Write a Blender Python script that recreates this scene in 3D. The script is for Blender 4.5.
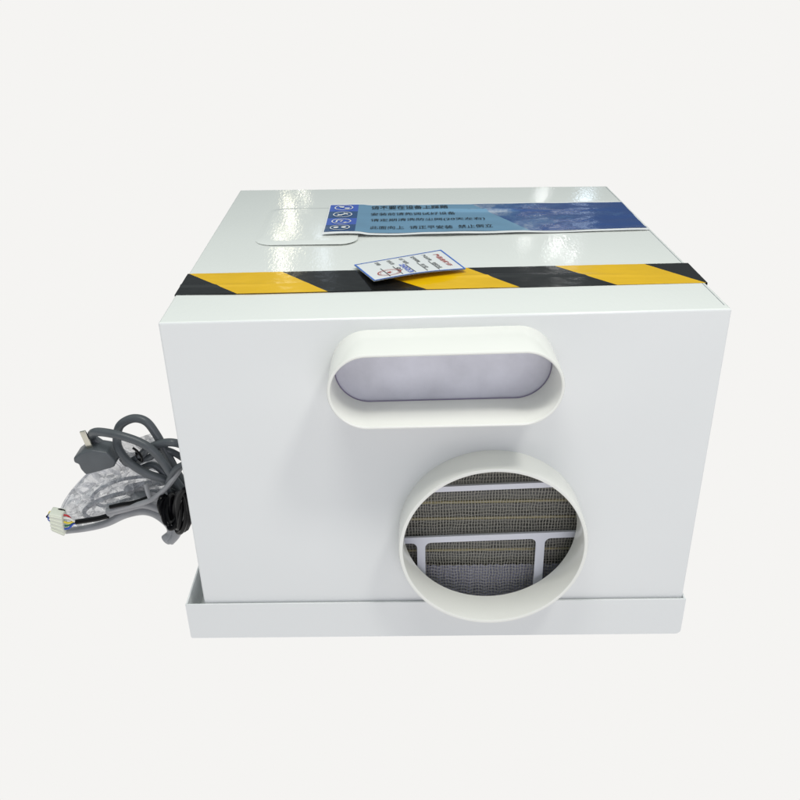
import bpy, bmesh, math, random
from mathutils import Vector, Matrix, noise
random.seed(7)
for o in list(bpy.data.objects): bpy.data.objects.remove(o)
C = bpy.context.scene.collection
S = 0.5                      # model units: the casing is 1 unit (0.5 m) wide

# ---------------------------------------------------------------- camera
cam = bpy.data.cameras.new('camera'); camo = bpy.data.objects.new('camera', cam); C.objects.link(camo)
R3 = Vector((0.99807, 0.04063, -0.04699)); U3 = Vector((0.02062, 0.49690, 0.86756)); F3 = Vector((-0.05860, 0.86686, -0.49510))
m = Matrix((R3, U3, -F3)).transposed().to_4x4(); m.translation = Vector((-0.06523, -1.47873, 1.26064)) * S
camo.matrix_world = m
cam.sensor_width = 36; cam.lens = 39.7171; cam.shift_x = 0.05745; cam.shift_y = 0.08103
cam.clip_start = 0.01; cam.clip_end = 100
bpy.context.scene.camera = camo

# ---------------------------------------------------------------- world and lamps
sc = bpy.context.scene
w = bpy.data.worlds.new('World'); sc.world = w; w.use_nodes = True
wt = w.node_tree; bg = wt.nodes['Background']; bg.inputs[1].default_value = 1.0
# the hall around: dim walls near the horizon, a bright lamp-lit ceiling overhead
wc = wt.nodes.new('ShaderNodeTexCoord'); ws = wt.nodes.new('ShaderNodeSeparateXYZ'); wr = wt.nodes.new('ShaderNodeValToRGB')
wt.links.new(wc.outputs['Generated'], ws.inputs[0]); wt.links.new(ws.outputs['Z'], wr.inputs[0]); wt.links.new(wr.outputs[0], bg.inputs[0])
we = wr.color_ramp.elements; we[0].position = 0; we[0].color = (.10, .115, .125, 1); we[1].position = 1; we[1].color = (.60, .66, .65, 1)
k = we.new(.30); k.color = (.15, .17, .18, 1); k = we.new(.55); k.color = (.50, .56, .57, 1)
sc.view_settings.view_transform = 'Standard'; sc.view_settings.look = 'None'
sc.view_settings.exposure = 0; sc.view_settings.gamma = 1
def lamp(name, loc, target, size, power, col, sy=None, shape='DISK'):
    if sy: shape = 'RECTANGLE'
    l = bpy.data.lights.new(name, 'AREA'); l.shape = shape; l.size = size * S; l.energy = power; l.color = col
    if sy: l.size_y = sy * S
    o = bpy.data.objects.new(name, l); C.objects.link(o); o.location = Vector(loc) * S
    o.rotation_euler = (Vector(target) - Vector(loc)).to_track_quat('-Z', 'Y').to_euler()
    return o
lamp('key_softbox', (-.3, -.9, 3.6), (0, .1, .5), 1.1, 9.5, (1, .985, .93))
lamp('spot_softbox', (1.2, -1.35, 3.5), (0, 0, .5), .50, 8.5, (1, .985, .93))
lamp('front_fill', (.6, -4.6, .9), (.1, 0, .25), 2.4, 9.0, (.90, .85, 1))  # added lavender fill for the lower front, no lamp known there
for nm, loc, tg, sz, pw, cl, sy in [('hall_lamp', (-1.32734, 9.17422, 3.00000), (-0.32010, 0.62960, 0.72240), 0.03, 0.16, (1, 0.93, 0.68), 0.55),
    ('hall_lamp', (-1.26532, 7.68447, 3.00000), (-0.30780, 0.33480, 0.71890), 0.045, 0.09, (1, 0.93, 0.68), 0.35),
    ('hall_lamp', (-0.82946, 7.86783, 3.00000), (-0.22170, 0.37060, 0.71810), 0.05, 0.035, (0.75, 0.85, 1), 0.4),
    ('hall_lamp', (1.69952, 8.18437, 3.00000), (0.27740, 0.43230, 0.71090), 0.045, 0.06, (1, 1, 0.97), None),
    ('hall_lamp', (1.41197, 8.47966, 3.00000), (0.22090, 0.49220, 0.71180), 0.035, 0.025, (1, 1, 0.97), None),
    ('hall_lamp', (-1.29371, 10.60999, 3.00000), (-0.31350, 0.91380, 0.72550), 0.05, 0.04, (1, 0.95, 0.75), None),
    ('hall_lamp', (1.87019, 10.48553, 3.00000), (0.31380, 0.90340, 0.70930), 0.06, 0.05, (1, 1, 1), None),
    ('hall_lamp', (1.80231, 7.84247, 3.00000), (0.29730, 0.36290, 0.71070), 0.04, 0.03, (1, 1, 1), None),
    ('hall_lamp', (2.35410, 10.06983, 3.00000), (0.40970, 0.81950, 0.70720), 0.2, 0.1, (0.7, 0.85, 1), None)]:
    lamp('hall_lamp', loc, tg, sz, pw, cl, sy)

# ---------------------------------------------------------------- materials
def mat(name, col, rough=.5, metal=0, coat=0, bump=0, bscale=50, mottled=0, spec=.5, bdist=.001, **kw):
    m = bpy.data.materials.new(name); m.use_nodes = True; nt = m.node_tree; b = nt.nodes['Principled BSDF']
    b.inputs['Base Color'].default_value = (*col, 1); b.inputs['Roughness'].default_value = rough
    b.inputs['Metallic'].default_value = metal; b.inputs['Coat Weight'].default_value = coat
    b.inputs['Coat Roughness'].default_value = .06; b.inputs['Specular IOR Level'].default_value = spec
    tc = nt.nodes.new('ShaderNodeTexCoord')
    if bump:
        n = nt.nodes.new('ShaderNodeTexNoise'); n.inputs['Scale'].default_value = bscale; n.inputs['Detail'].default_value = 3
        bp = nt.nodes.new('ShaderNodeBump'); bp.inputs['Strength'].default_value = bump; bp.inputs['Distance'].default_value = bdist
        mp = nt.nodes.new('ShaderNodeMapping'); mp.inputs['Scale'].default_value = (1, kw.get('ys', 1), 1)
        nt.links.new(tc.outputs['Object'], mp.inputs[0]); nt.links.new(mp.outputs[0], n.inputs['Vector']); nt.links.new(n.outputs['Fac'], bp.inputs['Height'])
        nt.links.new(bp.outputs['Normal'], b.inputs['Normal']); nt.links.new(bp.outputs['Normal'], b.inputs['Coat Normal'])
    if mottled:
        n = nt.nodes.new('ShaderNodeTexNoise'); n.inputs['Scale'].default_value = kw.get('mscale', 8); n.inputs['Detail'].default_value = 5
        r = nt.nodes.new('ShaderNodeMapRange'); r.inputs[1].default_value = .3; r.inputs[2].default_value = .7
        r.inputs[3].default_value = 1 - mottled; r.inputs[4].default_value = 1 + mottled
        h = nt.nodes.new('ShaderNodeHueSaturation'); h.inputs['Color'].default_value = (*col, 1)
        nt.links.new(tc.outputs['Object'], n.inputs['Vector']); nt.links.new(n.outputs['Fac'], r.inputs[0])
        nt.links.new(r.outputs[0], h.inputs['Value']); nt.links.new(h.outputs[0], b.inputs['Base Color'])
    return m
def nodes(m): return m.node_tree, m.node_tree.nodes['Principled BSDF']
def alpha(m, a): m.node_tree.nodes['Principled BSDF'].inputs['Alpha'].default_value = a; return m
steel = mat('white_painted_steel', (.755, .77, .775), .17, bump=.12, bscale=160, mottled=.012, mscale=6, bdist=.0006, spec=.45)
filmed = mat('filmed_steel_lit_top', (.83, .85, .825), .075, bump=.12, bscale=420, mottled=.012, mscale=6, bdist=.0007, spec=.5, ys=.22)  # glossy film on top; the brighter, greener top light is put into its colour
plastic = mat('cream_white_plastic', (.81, .812, .775), .14, bump=.03, bscale=200, mottled=.02, mscale=10)
frame_m = mat('pale_filter_plastic', (.74, .75, .82), .4)
film_m = mat('frosted_lilac_film', (.70, .70, .78), .28, bump=.6, bscale=60, mottled=.13, mscale=22)
edge_m = mat('violet_film_edge', (.26, .23, .34), .4)
dark_m = mat('dark_interior', (.05, .05, .05), .7)
pan_m = mat('dull_grey_lining', (.22, .22, .30), .5, mottled=.1, mscale=40)
black_t = mat('black_tape', (.010, .010, .010), .14, bump=.3, bscale=60, bdist=.0008, spec=.3)
yell_t = mat('yellow_tape', (.80, .48, .004), .14, bump=.3, bscale=60, bdist=.0008, spec=.3, mottled=.04, mscale=30)
blue_a = mat('royal_blue_print', (.045, .115, .52), .2)
blue_b = mat('navy_print', (.018, .075, .21), .2)
white_p = mat('white_print', (.82, .83, .84), .3)
black_p = mat('black_print', (.006, .008, .010), .4, spec=.15)
red_p = mat('red_print', (.42, .05, .04), .5)
blue_p = mat('blue_print', (.04, .16, .62), .4)
ink_p = mat('blue_stamp_ink', (.13, .19, .62), .5)
card_m = mat('white_card', (.78, .80, .81), .4, bump=.1, bscale=30)
grey_c = mat('dark_grey_rubber', (.085, .095, .105), .38, bump=.15, bscale=120, mottled=.15, mscale=30)
lgrey_c = mat('light_grey_sheath', (.30, .305, .32), .3, bump=.2, bscale=60, mottled=.15, mscale=40)
black_c = mat('glossy_black_sleeve', (.003, .003, .004), .2, bump=.1, bscale=120, spec=.22)
hose_m = mat('black_hose_rubber', (.003, .003, .004), .28, bump=.1, bscale=120, spec=.12)
brass = mat('plated_metal', (.62, .60, .52), .25, metal=1)
cop = mat('brass_tube', (.30, .26, .13), .45, metal=.4)
conn_m = mat('ivory_connector', (.74, .76, .66), .35, mottled=.03)
wire_m = {k: mat(k + '_wire', c, .35) for k, c in dict(red=(.5, .03, .04), yellow=(.75, .6, .05), blue=(.03, .08, .45), green=(.05, .3, .15), white=(.75, .75, .72)).items()}
seam_m = mat('grey_seam', (.22, .23, .26), .5)
# crinkled clear polythene
bag_m = mat('crinkled_clear_polythene', (.64, .66, .71), .08, bump=1.0, bscale=34, bdist=.010, mottled=.08, mscale=20, spec=1)
alpha(bag_m, .50); nt, b = nodes(bag_m); b.inputs['Coat Weight'].default_value = 1
tc = nt.nodes.new('ShaderNodeTexCoord'); v1 = nt.nodes.new('ShaderNodeTexVoronoi'); v1.inputs['Scale'].default_value = 38; v1.feature = 'F1'
n1 = nt.nodes.new('ShaderNodeTexNoise'); n1.inputs['Scale'].default_value = 18; mx = nt.nodes.new('ShaderNodeMix'); mx.data_type = 'VECTOR'; mx.inputs[0].default_value = .12
nt.links.new(tc.outputs['Object'], n1.inputs['Vector']); nt.links.new(tc.outputs['Object'], mx.inputs[4]); nt.links.new(n1.outputs['Color'], mx.inputs[5]); nt.links.new(mx.outputs[1], v1.inputs['Vector'])
bp = nt.nodes.new('ShaderNodeBump'); bp.inputs['Strength'].default_value = 1; bp.inputs['Distance'].default_value = .014; nt.links.new(v1.outputs['Distance'], bp.inputs['Height'])
nt.links.new(bp.outputs[0], b.inputs['Normal']); nt.links.new(bp.outputs[0], b.inputs['Coat Normal'])
# clear film: nearly see-through face on, milky where it curves away
lw = nt.nodes.new('ShaderNodeLayerWeight'); lw.inputs[0].default_value = .5; nt.links.new(bp.outputs[0], lw.inputs['Normal'])
mr = nt.nodes.new('ShaderNodeMapRange'); mr.inputs[1].default_value = .1; mr.inputs[2].default_value = .75; mr.inputs[3].default_value = .26; mr.inputs[4].default_value = .78
nt.links.new(lw.outputs['Facing'], mr.inputs[0]); nt.links.new(mr.outputs[0], b.inputs['Alpha'])
# plain white sweep, made to glow evenly so no shadow shows on it
back_m = bpy.data.materials.new('glowing_white_sweep'); back_m.use_nodes = True; nt = back_m.node_tree; nt.nodes.clear()
em = nt.nodes.new('ShaderNodeEmission'); em.inputs[0].default_value = (.913, .905, .888, 1); em.inputs[1].default_value = 1
mo = nt.nodes.new('ShaderNodeOutputMaterial'); nt.links.new(em.outputs[0], mo.inputs[0])

def math_n(nt, op, a, b=None):
    n = nt.nodes.new('ShaderNodeMath'); n.operation = op
    for i, v in enumerate((a, b)):
        if v is None: continue
        if isinstance(v, (int, float)): n.inputs[i].default_value = v
        else: nt.links.new(v, n.inputs[i])
    return n.outputs[0]
# woven filter net: threads opaque, holes clear
net_m = mat('woven_filter_net', (.45, .43, .37), .5); nt, b = nodes(net_m)
tc = nt.nodes.new('ShaderNodeTexCoord'); ns = nt.nodes.new('ShaderNodeTexNoise'); ns.inputs['Scale'].default_value = 75
nt.links.new(tc.outputs['Object'], ns.inputs['Vector'])
sp = nt.nodes.new('ShaderNodeSeparateXYZ'); nt.links.new(tc.outputs['Object'], sp.inputs[0])
sn = nt.nodes.new('ShaderNodeSeparateColor'); nt.links.new(ns.outputs['Color'], sn.inputs[0])
def thread(axis, chan, pitch, amp, cut):
    d = math_n(nt, 'MULTIPLY', math_n(nt, 'SUBTRACT', sn.outputs[chan], .5), amp)
    u = math_n(nt, 'DIVIDE', math_n(nt, 'ADD', sp.outputs[axis], d), pitch)
    t = math_n(nt, 'ABSOLUTE', math_n(nt, 'SUBTRACT', math_n(nt, 'FRACT', u), .5))
    return math_n(nt, 'LESS_THAN', t, cut)
th = math_n(nt, 'MAXIMUM', thread('X', 0, .0029, .0042, .12), thread('Z', 1, .0037, .0042, .075))
nt.links.new(math_n(nt, 'ADD', math_n(nt, 'MULTIPLY', th, .55), .04), b.inputs['Alpha'])
# finned coil: fine dark vertical fins
fin_m = mat('dark_coil_fins', (.10, .10, .09), .45); nt, b = nodes(fin_m)
tc = nt.nodes.new('ShaderNodeTexCoord'); wv = nt.nodes.new('ShaderNodeTexWave'); wv.inputs['Scale'].default_value = 95
wv.inputs['Distortion'].default_value = 1.2; nt.links.new(tc.outputs['Object'], wv.inputs['Vector'])
cr = nt.nodes.new('ShaderNodeValToRGB'); cr.color_ramp.elements[0].color = (.035, .035, .03, 1); cr.color_ramp.elements[1].color = (.12, .12, .11, 1)
nt.links.new(wv.outputs['Fac'], cr.inputs[0]); nt.links.new(cr.outputs[0], b.inputs['Base Color'])
# label print: pale blue field and a navy picture panel with grey clouds, plastic glare painted in
lab_m = mat('blue_label_print', (.16, .32, .48), .12, bump=.35, bscale=40, bdist=.0008); nt, b = nodes(lab_m)
pic_m = mat('navy_picture_and_glare', (.03, .075, .2), .14, bump=.5, bscale=40, bdist=.0012); nt, b = nodes(pic_m)
tc = nt.nodes.new('ShaderNodeTexCoord'); n1 = nt.nodes.new('ShaderNodeTexNoise'); n1.inputs['Scale'].default_value = 22; n1.inputs['Detail'].default_value = 9; n1.inputs['Roughness'].default_value = .7
nt.links.new(tc.outputs['Object'], n1.inputs['Vector'])
sp = nt.nodes.new('ShaderNodeSeparateXYZ'); nt.links.new(tc.outputs['Object'], sp.inputs[0])
# the printed landscape and painted glare fade out towards the right end of the label
fx = nt.nodes.new('ShaderNodeMapRange'); fx.inputs[1].default_value = .06; fx.inputs[2].default_value = .20; fx.inputs[3].default_value = .12; fx.inputs[4].default_value = -.16
nt.links.new(sp.outputs['X'], fx.inputs[0])
cr = nt.nodes.new('ShaderNodeValToRGB'); e = cr.color_ramp.elements; e[0].position = .42; e[0].color = (.012, .060, .24, 1); e[1].position = .72; e[1].color = (.40, .46, .55, 1)
k = cr.color_ramp.elements.new(.56); k.color = (.05, .13, .31, 1)
nt.links.new(math_n(nt, 'ADD', n1.outputs['Fac'], fx.outputs[0]), cr.inputs[0]); nt.links.new(cr.outputs[0], b.inputs['Base Color'])

# ---------------------------------------------------------------- helpers
def thing(name, label, cat, loc=(0, 0, 0), group=None):
    o = bpy.data.objects.new(name, None); C.objects.link(o); o.location = Vector(loc) * S; o.empty_display_size = .05
    o['label'] = label; o['category'] = cat
    if group: o['group'] = group
    return o
def worldloc(o):
    v = Vector((0, 0, 0))
    while o: v += o.location; o = o.parent
    return v
def obj(name, bm, mats, parent=None, smooth=True, label=None, scale=True, sharp=38):
    """bm is in model units at world coordinates; stored relative to the parent (unrotated)"""
    if scale: bmesh.ops.scale(bm, vec=(S, S, S), verts=bm.verts)
    if parent: bmesh.ops.translate(bm, vec=-worldloc(parent), verts=bm.verts)
    me = bpy.data.meshes.new(name); bm.to_mesh(me); bm.free()
    for m_ in (mats if isinstance(mats, (list, tuple)) else [mats]): me.materials.append(m_)
    if smooth:
        for p in me.polygons: p.use_smooth = True
        me.set_sharp_from_angle(angle=math.radians(sharp))
    o = bpy.data.objects.new(name, me); C.objects.link(o)
    if parent: o.parent = parent
    if label: o['label'] = label
    return o
def join(*bms):
    r = bmesh.new()
    for b in bms:
        me = bpy.data.meshes.new('t'); b.to_mesh(me); b.free(); r.from_mesh(me); bpy.data.meshes.remove(me)
    return r
def hexa(p, bev=0, seg=3):
    """p: 8 corners, bottom 4 ccw then top 4 ccw"""
    bm = bmesh.new(); v = [bm.verts.new(q) for q in p]
    for f in ((3, 2, 1, 0), (4, 5, 6, 7), (0, 1, 5, 4), (1, 2, 6, 5), (2, 3, 7, 6), (3, 0, 4, 7)): bm.faces.new([v[i] for i in f])
    if bev: bmesh.ops.bevel(bm, geom=bm.edges[:], offset=bev, segments=seg, profile=.5, affect='EDGES')
    return bm
def box(x0, x1, y0, y1, z0, z1, bev=0, seg=2):
    return hexa([(x0, y0, z0), (x1, y0, z0), (x1, y1, z0), (x0, y1, z0), (x0, y0, z1), (x1, y0, z1), (x1, y1, z1), (x0, y1, z1)], bev, seg)
def spline(pts, n=10):
    P = [Vector(p) for p in pts]; P = [P[0] * 2 - P[1]] + P + [P[-1] * 2 - P[-2]]; out = []
    for i in range(1, len(P) - 2):
        for k in range(n):
            t = k / n; a, b_, c, d = P[i - 1:i + 3]
            out.append(.5 * ((2 * b_) + (-a + c) * t + (2 * a - 5 * b_ + 4 * c - d) * t * t + (-a + 3 * b_ - 3 * c + d) * t ** 3))
    out.append(P[-2]); return out
def tube(pts, r, n=10, seg=14, rf=None, flat=1):
    c = spline(pts, n); bm = bmesh.new(); rings = []; N = None
    for i, p in enumerate(c):
        t = (c[min(i + 1, len(c) - 1)] - c[max(i - 1, 0)]).normalized()
        if N is None: N = t.orthogonal().normalized()
        N = (N - t * N.dot(t)).normalized(); B = t.cross(N)
        rr = r * (rf(i / (len(c) - 1)) if rf else 1)
        rings.append([bm.verts.new(p + N * math.cos(a) * rr + B * math.sin(a) * rr * flat) for a in [2 * math.pi * k / seg for k in range(seg)]])
    for a, b_ in zip(rings, rings[1:]):
        for k in range(seg): bm.faces.new((a[k], a[(k + 1) % seg], b_[(k + 1) % seg], b_[k]))
    bm.faces.new(rings[0][::-1]); bm.faces.new(rings[-1])
    return bm
def stadium(cx, cz, hw, r, n=48):
    s = hw - r; out = []
    for k in range(2 * n):
        a = math.pi * 2 * (k + .5) / (2 * n) - math.pi / 2
        out.append((cx + (s if math.cos(a) > 0 else -s) + r * math.cos(a), cz + r * math.sin(a)))
    return out
def sweep_profile(outline_fn, prof):
    """closed ring: prof is a list of (inset, y); outline_fn(inset) gives the xz loop"""
    bm = bmesh.new(); rings = [[bm.verts.new((x, y, z)) for x, z in outline_fn(i)] for i, y in prof]
    for a, b_ in zip(rings, rings[1:] + rings[:1]):
        n = len(a)
        for k in range(n): bm.faces.new((a[k], a[(k + 1) % n], b_[(k + 1) % n], b_[k]))
    bmesh.ops.recalc_face_normals(bm, faces=bm.faces); return bm
def prism(loop, y0, y1):
    bm = bmesh.new(); a = [bm.verts.new((x, y0, z)) for x, z in loop]; b_ = [bm.verts.new((x, y1, z)) for x, z in loop]
    n = len(a); bm.faces.new(a); bm.faces.new(b_[::-1])
    for k in range(n): bm.faces.new((a[k], b_[k], b_[(k + 1) % n], a[(k + 1) % n]))
    bmesh.ops.recalc_face_normals(bm, faces=bm.faces); return bm
def to_obj(name, bm):
    me = bpy.data.meshes.new(name); bm.to_mesh(me); bm.free(); o = bpy.data.objects.new(name, me); C.objects.link(o); return o
def grid(fn, nu, nv):
    bm = bmesh.new(); V_ = [[bm.verts.new(fn(i / nu, j / nv)) for j in range(nv + 1)] for i in range(nu + 1)]
    for i in range(nu):
        for j in range(nv): bm.faces.new((V_[i][j], V_[i + 1][j], V_[i + 1][j + 1], V_[i][j + 1]))
    return bm

# casing corner heights
H, D = 0.71545, 0.97189
ZC = (H + 0.00093, H + (-0.00537), H + 0.01578, H + (-0.01134))          # front left, front right, back left, back right
XB = .5 + (-0.01029)
def ztop(x, y):
    u = x + .5; v = y / D
    return (1 - v) * ((1 - u) * ZC[0] + u * ZC[1]) + v * ((1 - u) * ZC[2] + u * ZC[3])

# ---------------------------------------------------------------- the backdrop
bm = bmesh.new(); prof = [(-12, -.0072), (18, -.0072)] + [(18 + math.sin(a), .9928 - math.cos(a)) for a in [math.pi / 2 * k / 12 for k in range(1, 13)]] + [(19, 1.6)]
ra = [bm.verts.new((-20, y, z)) for y, z in prof]; rb = [bm.verts.new((20, y, z)) for y, z in prof]
for i in range(len(prof) - 1): bm.faces.new((ra[i], rb[i], rb[i + 1], ra[i + 1]))
bd = obj('backdrop', bm, back_m); bd['kind'] = 'structure'

# ---------------------------------------------------------------- the unit
unit = thing('air_conditioner', 'white boxy duct air conditioner with oval and round collars, in a shallow tray', 'air conditioner', (0, .45, 0))
outer = hexa([(-.5025, 0, .012), (.502, 0, .012), (XB + .001, D + .006, .012), (-.5025, D + .006, .012), (-.5025, 0, ZC[0]), (.502, 0, ZC[1]), (XB + .001, D + .006, ZC[3]), (-.5025, D + .006, ZC[2])], .0035, 3)
OC = (0.00360, 0.62095, 0.20148, 0.07035, 0.11429); RC = (0.09940, 0.26047, 0.18172, 0.07155)
shell = to_obj('casing', outer)
def circ(r, n=128): return [(RC[0] + r * math.cos(2 * math.pi * k / n), RC[1] + r * math.sin(2 * math.pi * k / n)) for k in range(n)]
cut = [to_obj('c', box(-.492, XB - .008, .008, D - .008, .02, min(ZC) - .012)),
       to_obj('c', prism(stadium(OC[0], OC[1], OC[2] - .006, OC[3] - .006), -.05, .05)), to_obj('c', prism(circ(RC[2] - .007), -.05, .05))]
for c in cut:
    md = shell.modifiers.new('b', 'BOOLEAN'); md.operation = 'DIFFERENCE'; md.object = c; md.solver = 'EXACT'
bpy.context.view_layer.update(); dg = bpy.context.evaluated_depsgraph_get()
bm = bmesh.new(); bm.from_mesh(shell.evaluated_get(dg).to_mesh())
for o in cut + [shell]: bpy.data.objects.remove(o)
for f in bm.faces:
    f.normal_update(); f.material_index = 1 if f.normal.z > .9 and f.calc_center_median().z > .5 else 0
obj('casing', bm, [steel, filmed], unit, sharp=12)
# drip tray: rounded sheet metal pan
TL, TR, TY, TH, Z0 = -.5418, .5071, -.008, .0845, -.0072
TB = D + .02; t = .004
def front_loop():
    cr_ = .010; out = [(TL + .003, Z0), (TR - cr_, Z0)] + [(TR - cr_ + cr_ * math.sin(a), Z0 + cr_ - cr_ * math.cos(a)) for a in (.4, .8, 1.2, 1.57)] + [(TR, TH)]
    a = math.acos((RC[1] - TH) / (RC[2] + .0006)); n = 16
    out += [(RC[0] + (RC[2] + .0006) * math.sin(a - 2 * a * k / n), RC[1] - (RC[2] + .0006) * math.cos(a - 2 * a * k / n)) for k in range(n + 1)]
    return out + [(TL, TH), (TL, Z0 + .003)]
tray = [box(TL + .004, TR - .004, TY + .004, TB - .004, Z0 + .0005, .006),
        prism(front_loop(), TY, TY + t), box(TL, TR, TB - t, TB, Z0, TH, .0016),
        box(TL, TL + t, TY + t + .0003, TB - t - .0003, Z0, TH, .0016), box(TR - t, TR, TY + t + .0003, TB - t - .0003, Z0, TH, .0016)]
obj('drip_tray', join(*tray), steel, unit)
# seam of the folded right side panel
bm = hexa([(.4940, .02, ztop(.5, .02)), (.4952, .02, ztop(.5, .02)), (XB - .0048, D - .004, ztop(.5, D)), (XB - .006, D - .004, ztop(.5, D)),
           (.4940, .02, ztop(.5, .02) + .0003), (.4952, .02, ztop(.5, .02) + .0003), (XB - .0048, D - .004, ztop(.5, D) + .0003), (XB - .006, D - .004, ztop(.5, D) + .0003)])
obj('panel_seam', bm, seam_m, unit)
# oval outlet collar
prof = [(0, .002), (0, -OC[4] + .003), (.0010, -OC[4] + .0008), (.0030, -OC[4]), (.0050, -OC[4] + .0008), (.0062, -OC[4] + .003), (.0072, .006), (.004, .006)]
obj('outlet_collar', sweep_profile(lambda i: stadium(OC[0], OC[1], OC[2] - i, OC[3] - i), prof), plastic, unit)
obj('outlet_film', prism(stadium(OC[0], OC[1], OC[2] - .0074, OC[3] - .0074), -.014, -.011), film_m, unit)
st_ = stadium(OC[0], OC[1], OC[2] - .0078, OC[3] - .0078); st_ = [(x, -.0155, z) for x, z in st_]
obj('film_edge', tube(st_ + [st_[0]], .0011, 1, 6), edge_m, unit)
# round inlet collar
prof = [(0, .002), (0, -RC[3] + .004), (.0012, -RC[3] + .001), (.0042, -RC[3]), (.0072, -RC[3] + .001), (.0084, -RC[3] + .004), (.0086, .007), (.004, .007)]
obj('inlet_collar', sweep_profile(lambda i: circ(RC[2] - i), prof), plastic, unit)
# filter: frame bars, net, coil behind
def rr(x0, x1, z0, z1, r, n=6):
    out = []
    for cx, cz, a0 in ((x1 - r, z1 - r, 0), (x0 + r, z1 - r, 90), (x0 + r, z0 + r, 180), (x1 - r, z0 + r, 270)):
        for k in range(n + 1):
            a = math.radians(a0 + 90 * k / n); out.append((cx + r * math.cos(a), cz + r * math.sin(a)))
    return out
def ff(x, z): return (x, z + (x - .09) * .028)          # the filter sits slightly crooked
xs = [-.15, -.0475, .1985 + .001, .36]
def frame_plate():
    bm = bmesh.new(); y0, y1 = .030, .036
    xa, xb, zt, zb = -.16, .40, .47, .03
    cells = [(-.15, .39, .3465, .46), (-.15, .39, .2265, .3345), (-.15, -.0455, .045, .2125), (-.0285, .1985, .045, .2125), (.2165, .39, .045, .2125)]
    outerl = [bm.verts.new((*[ff(xa, zb)[0]], y0, ff(xa, zb)[1])), bm.verts.new((xb, y0, ff(xb, zb)[1])), bm.verts.new((xb, y0, ff(xb, zt)[1])), bm.verts.new((xa, y0, ff(xa, zt)[1]))]
    ed = [bm.edges.new((outerl[i], outerl[(i + 1) % 4])) for i in range(4)]
    for c in cells:
        l = [ff(*q) for q in rr(*c, .012)]; v = [bm.verts.new((x, y0, z)) for x, z in l]
        ed += [bm.edges.new((v[i], v[(i + 1) % len(v)])) for i in range(len(v))]
    bmesh.ops.triangle_fill(bm, edges=ed, use_beauty=True)
    r = bmesh.ops.extrude_face_region(bm, geom=bm.faces[:]); vs = [q for q in r['geom'] if isinstance(q, bmesh.types.BMVert)]
    bmesh.ops.translate(bm, vec=(0, y1 - y0, 0), verts=vs); bmesh.ops.recalc_face_normals(bm, faces=bm.faces); return bm
filt = obj('filter_frame', frame_plate(), frame_m, unit)
bm = grid(lambda u, v: (-.155 + .55 * u,   .040 + .003 * math.sin(9 * u) * math.sin(7 * v), .035 + .43 * v), 30, 20)
obj('filter_net', bm, net_m, filt)
coil = box(-.2, .42, .075, .12, .130, .52)
bm = coil
# corrugate the coil face with horizontal rows
cb = grid(lambda u, v: (-.2 + .62 * u, .070 - .006 * abs(math.sin(v * math.pi * 13)), .130 + .40 * v), 2, 156)
obj('coil', join(bm, cb), fin_m, unit)
tb = [tube([(-.2, .067, z), (.42, .067, z)], .0035, 1, 8) for z in (.165, .245, .285, .325, .365)]
obj('coil_tube', join(*tb), cop, unit)
def chev(u, v):
    x = -.2 + .62 * u; z = .025 + .105 * v
    return (x, .060 + .010 * (1 - v) - .0018 * abs(((x * 60 + z * 0) % 1) * 2 - 1) * 1.0 - .0015 * math.sin((z + .006 * abs(((x * 30) % 1) * 2 - 1)) * 700), z)
obj('lining', grid(chev, 300, 60), pan_m, unit)

# embossed service cover on the top
def emb():
    lev = [(-.002, .0001), (.004, .0006), (.011, .0012), (.016, .0013)]
    bm = bmesh.new(); rings = []
    for i, h in lev:
        L_ = rr(-.392 + i, -.165 - i, .468 + i * 2.2, .775 - i, .035 - i * .3, 8)
        rings.append([bm.verts.new((x, y - (.014 * math.sin(math.pi * min(1, max(0, (x + .39) / .24))) if y < .55 else 0), ztop(x, y) + h)) for x, y in L_])
    for a, b_ in zip(rings, rings[1:]):
        for k in range(len(a)): bm.faces.new((a[k], a[(k + 1) % len(a)], b_[(k + 1) % len(a)], b_[k]))
    bm.faces.new(rings[-1]); return bm
obj('service_cover', emb(), filmed, unit, sharp=2)

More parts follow.
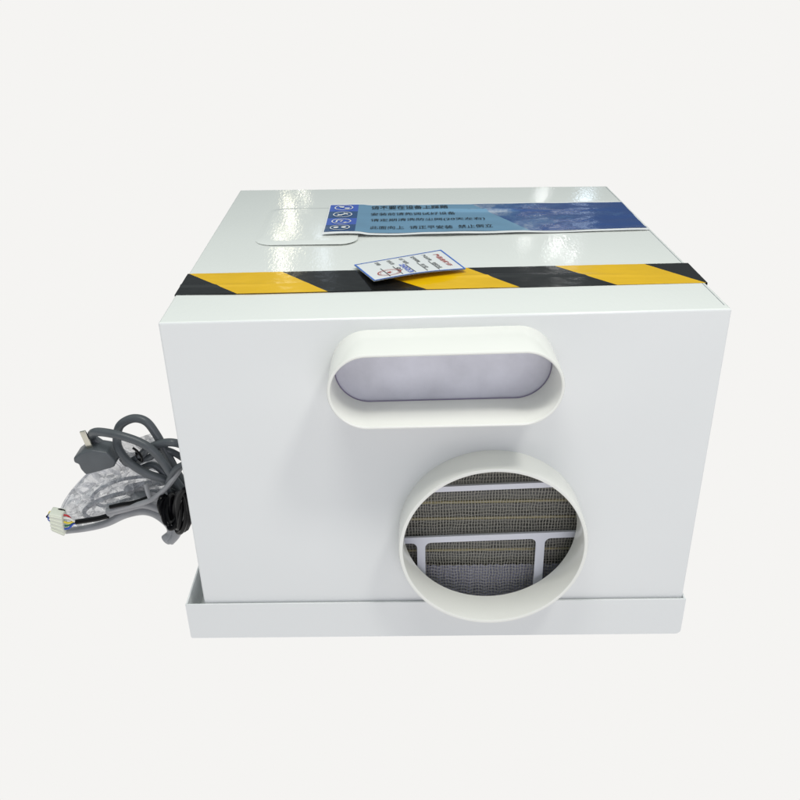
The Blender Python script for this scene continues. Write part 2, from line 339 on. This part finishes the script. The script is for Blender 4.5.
# hazard tape across the top, wrapping over both edges
BND = [(-.503, -.503), (-.5, -.3816), (-.309, -.2069), (-.139, -.0186), (.066, .156), (.241, .337), (.417, .500), (.503, .503)]
def wrinkle(x, y):
    return .0005 + .0016 * math.exp(-((y - .205 - .012 * math.sin(7 * x + 1)) / .005) ** 2) * (.5 + .5 * math.sin(x * 9)) + .0004 * abs(noise.noise(Vector((x * 30, y * 60, 3))))
parts = []
def tape():
    bm = bmesh.new(); lay = []
    for i in range(7):
        nu, nv = 30, 22; V_ = []
        for a in range(nu + 1):
            col = []
            for b_ in range(nv + 1):
                v = b_ / nv; x = (BND[i][0] * (1 - a / nu) + BND[i + 1][0] * a / nu) * v + (BND[i][1] * (1 - a / nu) + BND[i + 1][1] * a / nu) * (1 - v)
                y = .1425 + .1265 * v; xc = max(-.5030, min(.5030, x))
                z = ztop(xc, y) + wrinkle(x, y); ex = abs(x) - .5030
                col.append(bm.verts.new((xc, y, z)))
            V_.append(col)
        for a in range(nu):
            for b_ in range(nv):
                q = (V_[a][b_], V_[a + 1][b_], V_[a + 1][b_ + 1], V_[a][b_ + 1]); f = bm.faces.new(q); f.material_index = i % 2
    for sx in (-1, 1):      # the ends folded down over the side panels
        top_ = [bm.verts.new((sx * .5031, .1425 + .1265 * k / 22, ztop(sx * .503, .1425 + .1265 * k / 22) + wrinkle(sx * .503, .1425 + .1265 * k / 22))) for k in range(23)]
        low = [bm.verts.new((sx * .5036, v.co.y, v.co.z - .03)) for v in top_]
        for k in range(22): bm.faces.new((top_[k], top_[k + 1], low[k + 1], low[k])).material_index = 0
    bmesh.ops.remove_doubles(bm, verts=bm.verts, dist=.00015); bmesh.ops.recalc_face_normals(bm, faces=bm.faces); return bm
obj('hazard_tape', tape(), [black_t, yell_t], unit, sharp=60)

# instruction label
LX0, LX1, LY0, LY1 = -.2413, .4862, .5314, .7860
def lz(x, y):
    # a long crease under the first line, ripples and a buckled lower edge
    r = .0018
    cy = .722 - .03 * (x - .05); fx_ = math.exp(-((x - .10) / .17) ** 4)
    r += .0052 * fx_ * math.exp(-((y - cy) / .0058) ** 2)
    r += .0010 * noise.noise(Vector((x * 14, y * 20, 1))) + .0008 * math.exp(-((y - LY0) / .02) ** 2) * (1 + math.sin(x * 17))
    r += .0035 * math.exp(-((x + .19) / .06) ** 2 - ((y - .55) / .05) ** 2)
    q_ = min(1, max(0, (-.135 - x) / .03)); r += .0026 * q_ * q_ * (3 - 2 * q_)
    return ztop(x, y) + r
def split(y): return .1144 + (.2263 - .1144) * (LY1 - y) / (LY1 - LY0)
def lgrid(f0, f1, nu, nv, mi, dz=0):
    def fn(u, v):
        y = LY0 + (LY1 - LY0) * v; x = f0(y) * (1 - u) + f1(y) * u
        return (x, y, lz(x, y) + dz)
    bm = grid(fn, nu, nv)
    for f in bm.faces: f.material_index = mi
    return bm
lab = obj('instruction_label', join(lgrid(lambda y: -.1705, split, 120, 60, 0), lgrid(split, lambda y: LX1, 90, 60, 1)), [lab_m, pic_m], unit)
def icon_blocks():
    out = []
    for k in range(4):
        y1 = LY1 - (LY1 - LY0) * k / 4; y0 = LY1 - (LY1 - LY0) * (k + 1) / 4
        g = grid(lambda u, v: (LX0 + .0708 * u, y0 + (y1 - y0) * v, lz(LX0 + .0708 * u, y0 + (y1 - y0) * v)), 8, 10)
        for f in g.faces: f.material_index = k % 2
        out.append(g)
    return join(*out)
obj('icon_column', icon_blocks(), [blue_a, blue_b], lab)
bm = grid(lambda u, v: (LX0 - .003 + (LX1 - LX0 + .006) * u, LY0 - .014 + (LY1 - LY0 + .026) * v, lz(LX0 - .003 + (LX1 - LX0 + .006) * u, LY0 - .014 + (LY1 - LY0 + .026) * v) - .0007 + .0004 * math.sin(u * 23)), 120, 50)
obj('label_backing', bm, white_p, lab)

def text_bm(s, w_, h_, bold=0):
    """text scaled into w x h, lower left at the origin, flat"""
    cu = bpy.data.curves.new('t', 'FONT'); cu.body = s; cu.size = 1; cu.offset = bold; cu.resolution_u = 3
    o = bpy.data.objects.new('t', cu); C.objects.link(o); bpy.context.view_layer.update()
    me = bpy.data.meshes.new_from_object(o.evaluated_get(bpy.context.evaluated_depsgraph_get()))
    bm = bmesh.new(); bm.from_mesh(me); bpy.data.objects.remove(o); bpy.data.meshes.remove(me)
    xs_ = [v.co.x for v in bm.verts]; ys_ = [v.co.y for v in bm.verts]
    x0, x1, y0, y1 = min(xs_), max(xs_), min(ys_), max(ys_)
    for v in bm.verts: v.co.x = (v.co.x - x0) / (x1 - x0) * w_; v.co.y = (v.co.y - y0) / (y1 - y0) * h_; v.co.z = 0
    for f in bm.faces:
        f.normal_update()
        if f.normal.z < 0: f.normal_flip()
    return bm
def lay(bm, fn):
    for v in bm.verts: v.co = fn(v.co.x, v.co.y)
    return bm
rows = [('请不要在设备上踩踏', -.138, .0530, .743, .032, .007), ('安装前请先调试好设备', -.138, .0680, .683, .026, .003), ('请定期清洗防尘网(20天左右)', -.137, .134, .628, .026, .003), ('此面向上  请正平安装  禁止倒立', -.137, .146, .560, .028, .003)]
tb = [lay(text_bm(s, x1 - x0, h, b_), lambda x, y, x0=x0, yc=yc: Vector((x0 + x, yc + y, lz(x0 + x, yc + y) + .0012))) for s, x0, x1, yc, h, b_ in rows]
for t_ in tb: obj('lettering_line', t_, black_p, lab, smooth=False)
def ring2(cx, cy, r, t_, n=28, a0=0, a1=2 * math.pi, ex=1.0):
    bm = bmesh.new(); v = []
    for k in range(n + 1):
        a = a0 + (a1 - a0) * k / n
        v.append([bm.verts.new((cx + rr_ * ex * math.cos(a), cy + rr_ * math.sin(a), 0)) for rr_ in (r - t_, r)])
    for p, q in zip(v, v[1:]): bm.faces.new((p[0], p[1], q[1], q[0]))
    return bm
def poly2(pts):
    bm = bmesh.new(); bm.faces.new([bm.verts.new((x, y, 0)) for x, y in pts]); return bm
def seg2(x0, y0, x1, y1, t_):
    d = Vector((x1 - x0, y1 - y0)).normalized() * t_ / 2; n = (-d.y, d.x)
    return poly2([(x0 + n[0], y0 + n[1]), (x0 - n[0], y0 - n[1]), (x1 - n[0], y1 - n[1]), (x1 + n[0], y1 + n[1])])
ic = []; bh = (LY1 - LY0) / 4; cx = -.2065
for k in range(4):
    cy = LY1 - bh * (k + .5); ic.append(ring2(cx, cy, .0235, .0026))
    if k == 0: ic += [poly2([(cx - .014, cy + .013), (cx + .001, cy + .011), (cx - .001, cy - .002), (cx - .009, cy + .002)]), poly2([(cx + .001, cy - .002), (cx + .015, cy - .001), (cx + .013, cy - .013), (cx + .004, cy - .012)])]
    if k == 1: ic += [seg2(cx - .012, cy - .010, cx + .012, cy + .008, .006), seg2(cx - .013, cy + .004, cx - .002, cy - .010, .003), seg2(cx + .002, cy + .012, cx + .013, cy - .002, .003)]
    if k == 2: ic += [seg2(cx - .012, cy - .009, cx - .010, cy + .010, .004), seg2(cx - .010, cy + .010, cx + .004, cy + .010, .004), seg2(cx + .006, cy - .012, cx + .013, cy - .010, .006), seg2(cx - .002, cy - .006, cx + .002, cy + .004, .003)]
    if k == 3: ic += [ring2(cx - .009, cy, .008, .0075, ex=.75), ring2(cx + .009, cy, .008, .0075, ex=.75)]
icb = join(*ic)
for f in icb.faces:
    f.normal_update()
    if f.normal.z < 0: f.normal_flip()
obj('icon', lay(icb, lambda x, y: Vector((x, y, lz(x, y) + .0012))), white_p, lab, smooth=False)

# ---------------------------------------------------------------- paper tag
tag = thing('paper_tag', 'white paper tag with blue border and red stamp, lying askew over the hazard tape', 'tag', (-.05, .29, .72))
A_, B_, C_, D_ = [Vector(q) for q in [(-0.16280, 0.29170, 0.72070), (-0.11890, 0.16300, 0.72740), (0.01880, 0.38350, 0.71880), (0.06150, 0.23680, 0.72170)]]
def tp(u, v, dz=0):
    p = (A_ * (1 - u) + C_ * u) * (1 - v) + (B_ * (1 - u) + D_ * u) * v
    return p + Vector((0, 0, dz + .004 * math.sin(math.pi * u) * v - .0))
cu_ = grid(lambda u, v: tp(u, v), 16, 10); cl_ = grid(lambda u, v: tp(u, v, -.0012), 16, 10)
card = obj('card', join(cu_, cl_), card_m, tag)
def strip(u0, v0, u1, v1, t_u, t_v, dz, n=12):
    return grid(lambda a, b_: tp(u0 + (u1 - u0) * a, v0 + (v1 - v0) * b_, dz), n, 2 if t_u else n)
bw = .016; bh_ = .026
brd = [grid(lambda a, b_: tp(a, b_ * bh_, .0008), 16, 1), grid(lambda a, b_: tp(a, 1 - b_ * bh_, .0008), 16, 1),
       grid(lambda a, b_: tp(a * bw, b_, .0009), 1, 10), grid(lambda a, b_: tp(1 - a * bw, b_, .0009), 1, 10)]
obj('blue_border', join(*brd), blue_p, card)
def tagtext(s, u, v0, v1, hu, bold=0):
    # the baseline runs from the far edge to the near edge, letter tops towards the right end
    return lay(text_bm(s, v1 - v0, hu, bold), lambda x, y: tp(u + y, v0 + x, .0010))
obj('red_title', tagtext('产品合格证', .855, .16, .80, .062, .02), red_p, card, smooth=False)
bt = []
for u, a, b_ in ((.735, '产品名称', '电梯空调'), (.605, '型号规格', '单冷型'), (.475, '出厂编号', ''), (.335, '检验员', '01'), (.20, '日期', '')):
    bt.append(tagtext(a, u, .10, .10 + .085 * len(a), .045, .008))
    if b_: bt.append(tagtext(b_, u, .56, .56 + .075 * len(b_), .045, .004))
    g = grid(lambda p, q, u=u: tp(u - .012 + .007 * p, .46 + .47 * q, .0010), 1, 6); bt.append(g)
obj('black_lettering', join(*bt), black_p, card, smooth=False)
st = join(ring2(0, 0, 1, .09, 40), ring2(0, 0, .78, .03, 40), poly2([(.32 * (1 if k % 2 == 0 else .42) * math.cos(math.pi / 2 + k * math.pi / 5), .32 * (1 if k % 2 == 0 else .42) * math.sin(math.pi / 2 + k * math.pi / 5)) for k in range(10)]))
obj('red_stamp', lay(st, lambda x, y: tp(.225 + x * .125, .74 + y * .15, .0014)), red_p, card, smooth=False)
obj('blue_date_stamp', lay(text_bm('2023', .5, .055, .02), lambda x, y: tp(.40 + y, .42 + x, .0016)), ink_p, card, smooth=False)

# ---------------------------------------------------------------- cables
CR_ = .0105
cab = thing('power_cable', 'coiled thick dark grey power cable with moulded plug, on top of the clear bag', 'cable', (-.75, .38, .15))
c1 = tube([(-0.61130, 0.37000, 0.13700), (-0.65550, 0.36000, 0.17860), (-0.69540, 0.35500, 0.20100), (-0.73600, 0.36000, 0.23130), (-0.75780, 0.37000, 0.26240), (-0.76230, 0.38500, 0.28740), (-0.74970, 0.39000, 0.31720), (-0.71610, 0.39000, 0.33390), (-0.68430, 0.38500, 0.32750), (-0.66380, 0.38000, 0.29580), (-0.64400, 0.37000, 0.25130), (-0.62380, 0.37000, 0.18910), (-0.60840, 0.38000, 0.13660)], CR_)
c2 = tube([(-0.78700, 0.40000, 0.24380), (-0.81320, 0.40000, 0.26410), (-0.82780, 0.39500, 0.28380), (-0.81310, 0.37000, 0.30760), (-0.78720, 0.35500, 0.31750), (-0.74400, 0.34500, 0.31360), (-0.69940, 0.34000, 0.29900), (-0.66780, 0.33500, 0.27940), (-0.64450, 0.33500, 0.24340), (-0.62820, 0.34000, 0.19840), (-0.60920, 0.36000, 0.13730)], CR_)
c3 = tube([(-0.77180, 0.41000, 0.23230), (-0.76400, 0.40500, 0.21210), (-0.73710, 0.38500, 0.22000), (-0.70670, 0.37000, 0.24450), (-0.68050, 0.36000, 0.26870), (-0.64440, 0.36000, 0.28150), (-0.61290, 0.36000, 0.28070), (-0.59220, 0.40000, 0.24460)], CR_ * .95)
c4 = tube([(-0.77710, 0.42000, 0.21830), (-0.76230, 0.41000, 0.20070), (-0.73670, 0.39500, 0.20860), (-0.70710, 0.38000, 0.22770), (-0.68610, 0.37200, 0.23730), (-0.65850, 0.37200, 0.25610), (-0.63000, 0.37200, 0.24980), (-0.60700, 0.40000, 0.21120)], CR_ * .8)
c5 = tube([(-0.71310, 0.38500, 0.19950), (-0.68500, 0.38000, 0.21030), (-0.66170, 0.37500, 0.19270), (-0.64550, 0.37000, 0.16090), (-0.62980, 0.37000, 0.11400), (-0.61760, 0.38000, 0.07160)], CR_ * .85)
c6 = tube([(-0.57870, 0.33000, 0.23910), (-0.60210, 0.32500, 0.23710), (-0.62620, 0.33000, 0.21260), (-0.64590, 0.34500, 0.17030), (-0.63940, 0.35500, 0.12940), (-0.61300, 0.36000, 0.11110)], CR_ * .7)
obj('cord', join(c1, c2, c3, c4, c5, c6), grey_c, cab)
obj('cable_tie', tube([(-0.70230, 0.33500, 0.27480), (-0.69850, 0.34500, 0.25550), (-0.70080, 0.35200, 0.23780), (-0.71370, 0.36500, 0.23910), (-0.71400, 0.36000, 0.25860), (-0.70230, 0.33500, 0.27480), (-0.70880, 0.33000, 0.28590)], .0030, 6, 8), black_c, cab)
def polyprism(pts, y0, y1, bev):
    bm = bmesh.new(); a = [bm.verts.new((p[0], y0, p[2])) for p in pts]; b_ = [bm.verts.new((p[0], y1, p[2])) for p in pts]
    n = len(a); bm.faces.new(a); bm.faces.new(b_[::-1])
    for k in range(n): bm.faces.new((a[k], b_[k], b_[(k + 1) % n], a[(k + 1) % n]))
    bmesh.ops.recalc_face_normals(bm, faces=bm.faces)
    bmesh.ops.bevel(bm, geom=bm.edges[:], offset=bev, segments=3, profile=.5, affect='EDGES'); return bm
plug = obj('plug', polyprism([(-0.86890, 0.38000, 0.24850), (-0.84720, 0.38000, 0.26330), (-0.81840, 0.38000, 0.27090), (-0.78270, 0.38000, 0.26310), (-0.76510, 0.38000, 0.23750), (-0.77310, 0.38000, 0.22090), (-0.81010, 0.38000, 0.21040), (-0.84720, 0.38000, 0.20130), (-0.85650, 0.38000, 0.21720), (-0.85870, 0.38000, 0.23140), (-0.86900, 0.38000, 0.23590)], .352, .412, .005), grey_c, cab)
def prong(a, b_, w_, t_):
    a, b_ = Vector(a), Vector(b_); d = (b_ - a).normalized(); s = Vector((0, 1, 0)).cross(d).normalized() * w_ / 2; n = Vector((0, t_ / 2, 0))
    return hexa([a - s - n, a + s - n, a + s + n, a - s + n, b_ - s - n, b_ + s - n, b_ + s + n, b_ - s + n], .0012, 2)
for pa, pb in ([(-0.82710, 0.37000, 0.26130), (-0.83760, 0.37000, 0.31360)], [(-0.83320, 0.39500, 0.25050), (-0.84400, 0.39500, 0.28970)]):
    obj('prong', prong(pa, pb, .015, .006), brass, plug)

# clear bag holding more cable
bag = thing('plastic_bag', 'crumpled clear plastic bag of grey cable lying beside the unit, under the power cable', 'bag', (-.78, .43, 0))
OUT = [(-0.97140, 0.40500, 0.04130), (-0.93540, 0.40500, 0.09860), (-0.88800, 0.40500, 0.15120), (-0.83850, 0.40500, 0.19380), (-0.79370, 0.40500, 0.21570), (-0.75140, 0.40500, 0.22610), (-0.70220, 0.40500, 0.21920), (-0.66290, 0.40500, 0.18100), (-0.63190, 0.40500, 0.11590), (-0.64060, 0.40500, 0.05600), (-0.69300, 0.40500, 0.05400), (-0.75070, 0.40500, 0.05210), (-0.79930, 0.40500, 0.04390), (-0.84590, 0.40500, 0.02010), (-0.89660, 0.40500, 0.00540), (-0.94700, 0.40500, -0.00620), (-0.97760, 0.40500, 0.00070)]
def pillow(out, yc, th, amp, seed, pleat=0):
    loop = [Vector((p[0], 0, p[2])) for p in spline(out + [out[0]], 12)[:-1]]; cen = sum(loop, Vector()) / len(loop)
    bm = bmesh.new(); n = len(loop); K = 44; sides = []
    for sgn in (-1, 1):
        rings = [loop]; R_ = []
        for k in range(K + 1):
            f = k / K; row = []
            for i, p in enumerate(loop):
                q = p.lerp(cen, f); h = math.sin(min(1, f * 1.6) * math.pi / 2) ** .7
                nz = noise.noise(Vector((q.x * 22, q.z * 22 + 5 * sgn, seed))) + .5 * noise.noise(Vector((q.x * 50, q.z * 50, seed + 4)))
                fold = abs(noise.noise(Vector((q.x * 12 + q.z * 16, q.z * 12 - q.x * 9, seed + 9)))) + .35 * (1 - abs(noise.noise(Vector((q.x * 30 - q.z * 14, q.z * 34, seed + 2))))) ** 6
                an = math.atan2(q.z - loop[0].z, q.x - loop[0].x); dd = (q - loop[0]).length
                fold += pleat * min(1, dd / .1) * abs(math.sin(an * 15 + 2.2 * noise.noise(Vector((q.x * 9, q.z * 9, seed))))) ** .6
                y = yc + sgn * (th * h + (amp * nz - amp * 2.2 * fold) * min(1, 3 * f))
                row.append(Vector((q.x, y, max(-.005, q.z))))
            R_.append(row)
        sides.append(R_)
    V_ = {}
    def vert(s, k, i):
        key = (0 if k == 0 else s, k, i % n if k < K else 0)
        if key not in V_: V_[key] = bm.verts.new(sides[s][k][i % n if k < K else 0])
        return V_[key]
    for s in (0, 1):
        for k in range(K):
            for i in range(n):
                q = [vert(s, k, i), vert(s, k, i + 1), vert(s, k + 1, i + 1), vert(s, k + 1, i)] if k < K - 1 else [vert(s, k, i), vert(s, k, i + 1), vert(s, K, 0)]
                bm.faces.new(q if s == 0 else q[::-1])
    return bm
obj('film', pillow(OUT, .418, .028, .008, 2, .55), bag_m, bag)
FL = [(-0.78590, 0.47000, 0.24570), (-0.74590, 0.47000, 0.23900), (-0.70050, 0.47000, 0.24920), (-0.68810, 0.47000, 0.21450), (-0.67830, 0.47000, 0.14370), (-0.72530, 0.47000, 0.14480), (-0.77350, 0.47000, 0.16970), (-0.78800, 0.47000, 0.20530)]
obj('loose_flap', pillow(FL, .47, .006, .004, 8), bag_m, bag)
# folded hem along the top edge of the bag
obj('hem', tube([(-0.96570, 0.40000, 0.04750), (-0.93310, 0.40000, 0.10170), (-0.88580, 0.40000, 0.15420), (-0.83670, 0.40000, 0.19520), (-0.79250, 0.40000, 0.21420), (-0.76060, 0.40000, 0.22340)], .0045, 8, 8, flat=.5), bag_m, bag)
inner = [tube([(-0.63550, 0.44000, 0.07020), (-0.69980, 0.44000, 0.09590), (-0.77820, 0.44000, 0.09770), (-0.86160, 0.44000, 0.07510), (-0.91140, 0.44000, 0.03900), (-0.88360, 0.44000, 0.01650), (-0.80000, 0.44000, 0.04910), (-0.70360, 0.44000, 0.07170), (-0.63770, 0.44000, 0.05490)], .006),
         tube([(-0.63410, 0.45000, 0.09440), (-0.69640, 0.45000, 0.13190), (-0.77450, 0.45000, 0.13370), (-0.84430, 0.45000, 0.11120), (-0.88570, 0.45000, 0.07550), (-0.85860, 0.45000, 0.05020), (-0.78570, 0.45000, 0.07030), (-0.67780, 0.45000, 0.08320)], .0045),
         tube([(-0.65380, 0.43500, 0.13390), (-0.71850, 0.43000, 0.12650), (-0.77810, 0.43000, 0.11280), (-0.75050, 0.43000, 0.09110), (-0.68350, 0.43000, 0.10170), (-0.63080, 0.43000, 0.08850)], .010)]
obj('bagged_cable', join(*inner), lgrey_c, bag)

# grey sheathed lead and curled tail
lead = thing('sheathed_lead', 'light grey sheathed lead drooping below the bag into a curled tail', 'cable', (-.75, .38, 0))
obj('sheath', join(tube([(-0.94620, 0.38500, 0.01680), (-0.88650, 0.38500, 0.02500), (-0.83180, 0.38000, 0.04260), (-0.78140, 0.37500, 0.06920), (-0.73650, 0.37000, 0.08360), (-0.70460, 0.36500, 0.08310), (-0.67780, 0.36000, 0.06790), (-0.65950, 0.35500, 0.04670), (-0.65900, 0.35000, 0.02570), (-0.67610, 0.34700, 0.00980)], .0115, rf=lambda t: .7 + .6 * t),
    tube([(-0.81970, 0.37200, 0.08100), (-0.77570, 0.37000, 0.09340), (-0.72710, 0.36800, 0.10550), (-0.69030, 0.36000, 0.10090), (-0.65490, 0.35000, 0.08590), (-0.63790, 0.34600, 0.05830), (-0.64680, 0.34400, 0.02960), (-0.66500, 0.34300, 0.00920)], .0120)), lgrey_c, lead)
obj('thin_cord', tube([(-0.59240, 0.33000, 0.24500), (-0.61690, 0.33000, 0.20960), (-0.64690, 0.33000, 0.17370), (-0.68260, 0.33500, 0.14280), (-0.71660, 0.34000, 0.12590), (-0.76950, 0.35500, 0.10580), (-0.81420, 0.36000, 0.09160)], .0065), lgrey_c, lead)
obj('band', tube([(-0.69930, 0.34500, 0.17720), (-0.69790, 0.34200, 0.15900), (-0.69320, 0.33700, 0.14180)], .0062, flat=.6), lgrey_c, lead)

# wire harness
har = thing('wire_harness', 'white connector block with coloured wires running into a black sleeve', 'wire harness', (-.9, .37, 0))
a0, a1, a2, a3 = [Vector(q) for q in [(-0.96790, 0.37500, 0.08820), (-0.93460, 0.37500, 0.07990), (-0.94150, 0.37500, 0.01730), (-0.97180, 0.37500, 0.03490)]]
dy = Vector((0, .018, 0))
cb_ = hexa([a3 - dy, a2 - dy, a2 + dy, a3 + dy, a0 - dy, a1 - dy, a1 + dy, a0 + dy], .0035, 3)
con = obj('connector', cb_, conn_m, har)
rib = []
for k in range(5):
    f = (k + .6) / 5.4; p = a0.lerp(a3, f); q = a1.lerp(a2, f); rib.append(tube([p - dy * 1.02, q - dy * 1.02], .0018, 1, 6))
obj('rib', join(*rib), conn_m, con)
for k, (cn, pts) in enumerate([('red', [(-0.93150, 0.36500, 0.07880), (-0.92050, 0.36200, 0.07750), (-0.91410, 0.36500, 0.06330), (-0.90470, 0.37000, 0.05380)]), ('yellow', [(-0.93460, 0.36200, 0.05970), (-0.92140, 0.36000, 0.05770), (-0.91110, 0.36200, 0.06070), (-0.90380, 0.36800, 0.05510)]),
                 ('blue', [(-0.93800, 0.36500, 0.03630), (-0.92560, 0.36200, 0.04120), (-0.91410, 0.36500, 0.05120), (-0.90530, 0.37000, 0.05070)]), ('white', [(-0.93110, 0.36000, 0.07300), (-0.91760, 0.35800, 0.07260), (-0.90820, 0.36200, 0.06220), (-0.90470, 0.37000, 0.05380)]), ('green', [(-0.93840, 0.37000, 0.04220), (-0.92570, 0.37200, 0.04370), (-0.91310, 0.37000, 0.05090), (-0.90560, 0.37200, 0.05250)])]):
    obj('wire', tube(pts, .0026, 8, 8), wire_m[cn], har, label=cn + ' wire')
for cn, pts in [('yellow', [(-0.96320, 0.38000, 0.07580), (-0.97390, 0.38200, 0.07770), (-0.98020, 0.38400, 0.06440), (-0.97080, 0.38200, 0.05640)]), ('blue', [(-0.96070, 0.37200, 0.07490), (-0.97400, 0.37200, 0.07360), (-0.97800, 0.37400, 0.05870), (-0.96730, 0.37600, 0.05100)])]:
    obj('wire', tube(pts, .0026, 8, 8), wire_m[cn], har, label=cn + ' wire')
obj('sleeve', tube([(-0.90550, 0.36600, 0.05640), (-0.87870, 0.36600, 0.06040), (-0.84660, 0.36600, 0.06590), (-0.81950, 0.36600, 0.07280)], .0068), black_c, har)
obj('end_boot', join(tube([(-0.96170, 0.38500, 0.07860), (-0.94770, 0.38500, 0.08280), (-0.93570, 0.38500, 0.07810)], .0028), tube([(-0.98410, 0.38000, 0.06400), (-0.97430, 0.38000, 0.07300), (-0.96450, 0.38000, 0.08190)], .0035)), black_c, har)
obj('black_lead', tube([(-0.80370, 0.35200, 0.10840), (-0.77130, 0.35000, 0.11640), (-0.73400, 0.34800, 0.12420), (-0.69660, 0.34800, 0.13790)], .0055), black_c, har)

# black corrugated hose coil tucked against the unit
blk = thing('black_hose_bundle', 'tangled glossy black corrugated hose bunched against the side of the white unit', 'hose', (-.6, .25, 0))
random.seed(3); hb = []
for k in range(10):
    pts = ([(-0.65630, 0.33500, 0.14810), (-0.65420, 0.34910, 0.13190), (-0.65350, 0.35670, 0.10830), (-0.65360, 0.35410, 0.08830), (-0.66020, 0.34250, 0.08170), (-0.66500, 0.32750, 0.09170), (-0.66500, 0.31590, 0.11320), (-0.66550, 0.31330, 0.13610), (-0.66060, 0.32090, 0.14970), (-0.65680, 0.33500, 0.14820)],
        [(-0.64090, 0.34890, 0.12240), (-0.64120, 0.34480, 0.10450), (-0.64680, 0.33230, 0.09380), (-0.65590, 0.31740, 0.09560), (-0.65950, 0.30690, 0.10880), (-0.66150, 0.30580, 0.12700), (-0.65910, 0.31470, 0.14190), (-0.65340, 0.32930, 0.14660), (-0.64400, 0.34280, 0.13890), (-0.64110, 0.34890, 0.12240)],
        [(-0.63480, 0.32210, 0.09830), (-0.64160, 0.30740, 0.08870), (-0.65160, 0.29810, 0.09250), (-0.65580, 0.29860, 0.10760), (-0.65580, 0.30860, 0.12710), (-0.65220, 0.32350, 0.14190), (-0.64310, 0.33630, 0.14520), (-0.63500, 0.34100, 0.13530), (-0.62980, 0.33540, 0.11670), (-0.63460, 0.32210, 0.09830)],
        [(-0.63410, 0.28950, 0.09910), (-0.64120, 0.29150, 0.10350), (-0.64650, 0.30270, 0.11770), (-0.64590, 0.31770, 0.13520), (-0.64180, 0.32960, 0.14780), (-0.63340, 0.33280, 0.14940), (-0.62660, 0.32580, 0.13940), (-0.62320, 0.31180, 0.12240), (-0.62660, 0.29750, 0.10650), (-0.63460, 0.28950, 0.09910)],
        [(-0.64630, 0.29690, 0.09460), (-0.64680, 0.31190, 0.11520), (-0.63630, 0.32270, 0.13860), (-0.62470, 0.32440, 0.15370), (-0.61540, 0.31600, 0.15360), (-0.61270, 0.30160, 0.13850), (-0.61550, 0.28780, 0.11530), (-0.62620, 0.28110, 0.09490), (-0.64080, 0.28470, 0.08660), (-0.64600, 0.29690, 0.09460)],
        [(-0.63950, 0.31560, 0.13320), (-0.63370, 0.31570, 0.15930), (-0.61840, 0.30610, 0.17240), (-0.60740, 0.29130, 0.16710), (-0.59950, 0.27820, 0.14570), (-0.60420, 0.27300, 0.11810), (-0.61400, 0.27810, 0.09680), (-0.62790, 0.29110, 0.09220), (-0.63930, 0.30590, 0.10660), (-0.63910, 0.31560, 0.13320)],
        [(-0.61000, 0.29610, 0.17970), (-0.59930, 0.28110, 0.18640), (-0.59510, 0.26880, 0.17010), (-0.60070, 0.26510, 0.13810), (-0.61160, 0.27160, 0.10470), (-0.62110, 0.28530, 0.08560), (-0.63030, 0.29980, 0.09070), (-0.62790, 0.30830, 0.11740), (-0.61990, 0.30680, 0.15260), (-0.60950, 0.29610, 0.17970)],
        [(-0.58300, 0.25960, 0.19000), (-0.58400, 0.25740, 0.15780), (-0.59430, 0.26530, 0.11450), (-0.61190, 0.27960, 0.08010), (-0.62580, 0.29360, 0.07160), (-0.62920, 0.30080, 0.09360), (-0.62360, 0.29770, 0.13490), (-0.60860, 0.28590, 0.17560), (-0.59110, 0.27090, 0.19690), (-0.58310, 0.25960, 0.19000)],
        [(-0.58300, 0.25920, 0.14400), (-0.59380, 0.27390, 0.10180), (-0.60810, 0.28720, 0.07910), (-0.61890, 0.29300, 0.08750), (-0.61680, 0.28840, 0.12270), (-0.60760, 0.27570, 0.16730), (-0.59280, 0.26080, 0.20030), (-0.58160, 0.25070, 0.20740), (-0.57600, 0.25000, 0.18540), (-0.58100, 0.25920, 0.14400)],
        [(-0.59870, 0.28070, 0.08800), (-0.61150, 0.28500, 0.08220), (-0.61390, 0.27900, 0.11010), (-0.60560, 0.26550, 0.15760), (-0.58920, 0.25090, 0.20160), (-0.57360, 0.24190, 0.22260), (-0.56510, 0.24280, 0.21150), (-0.56740, 0.25320, 0.17310), (-0.58120, 0.26810, 0.12430), (-0.59840, 0.28070, 0.08800)])[k]
    hb.append(tube(pts, .0062, 9, 9))
obj('hose', join(*hb), hose_m, blk)
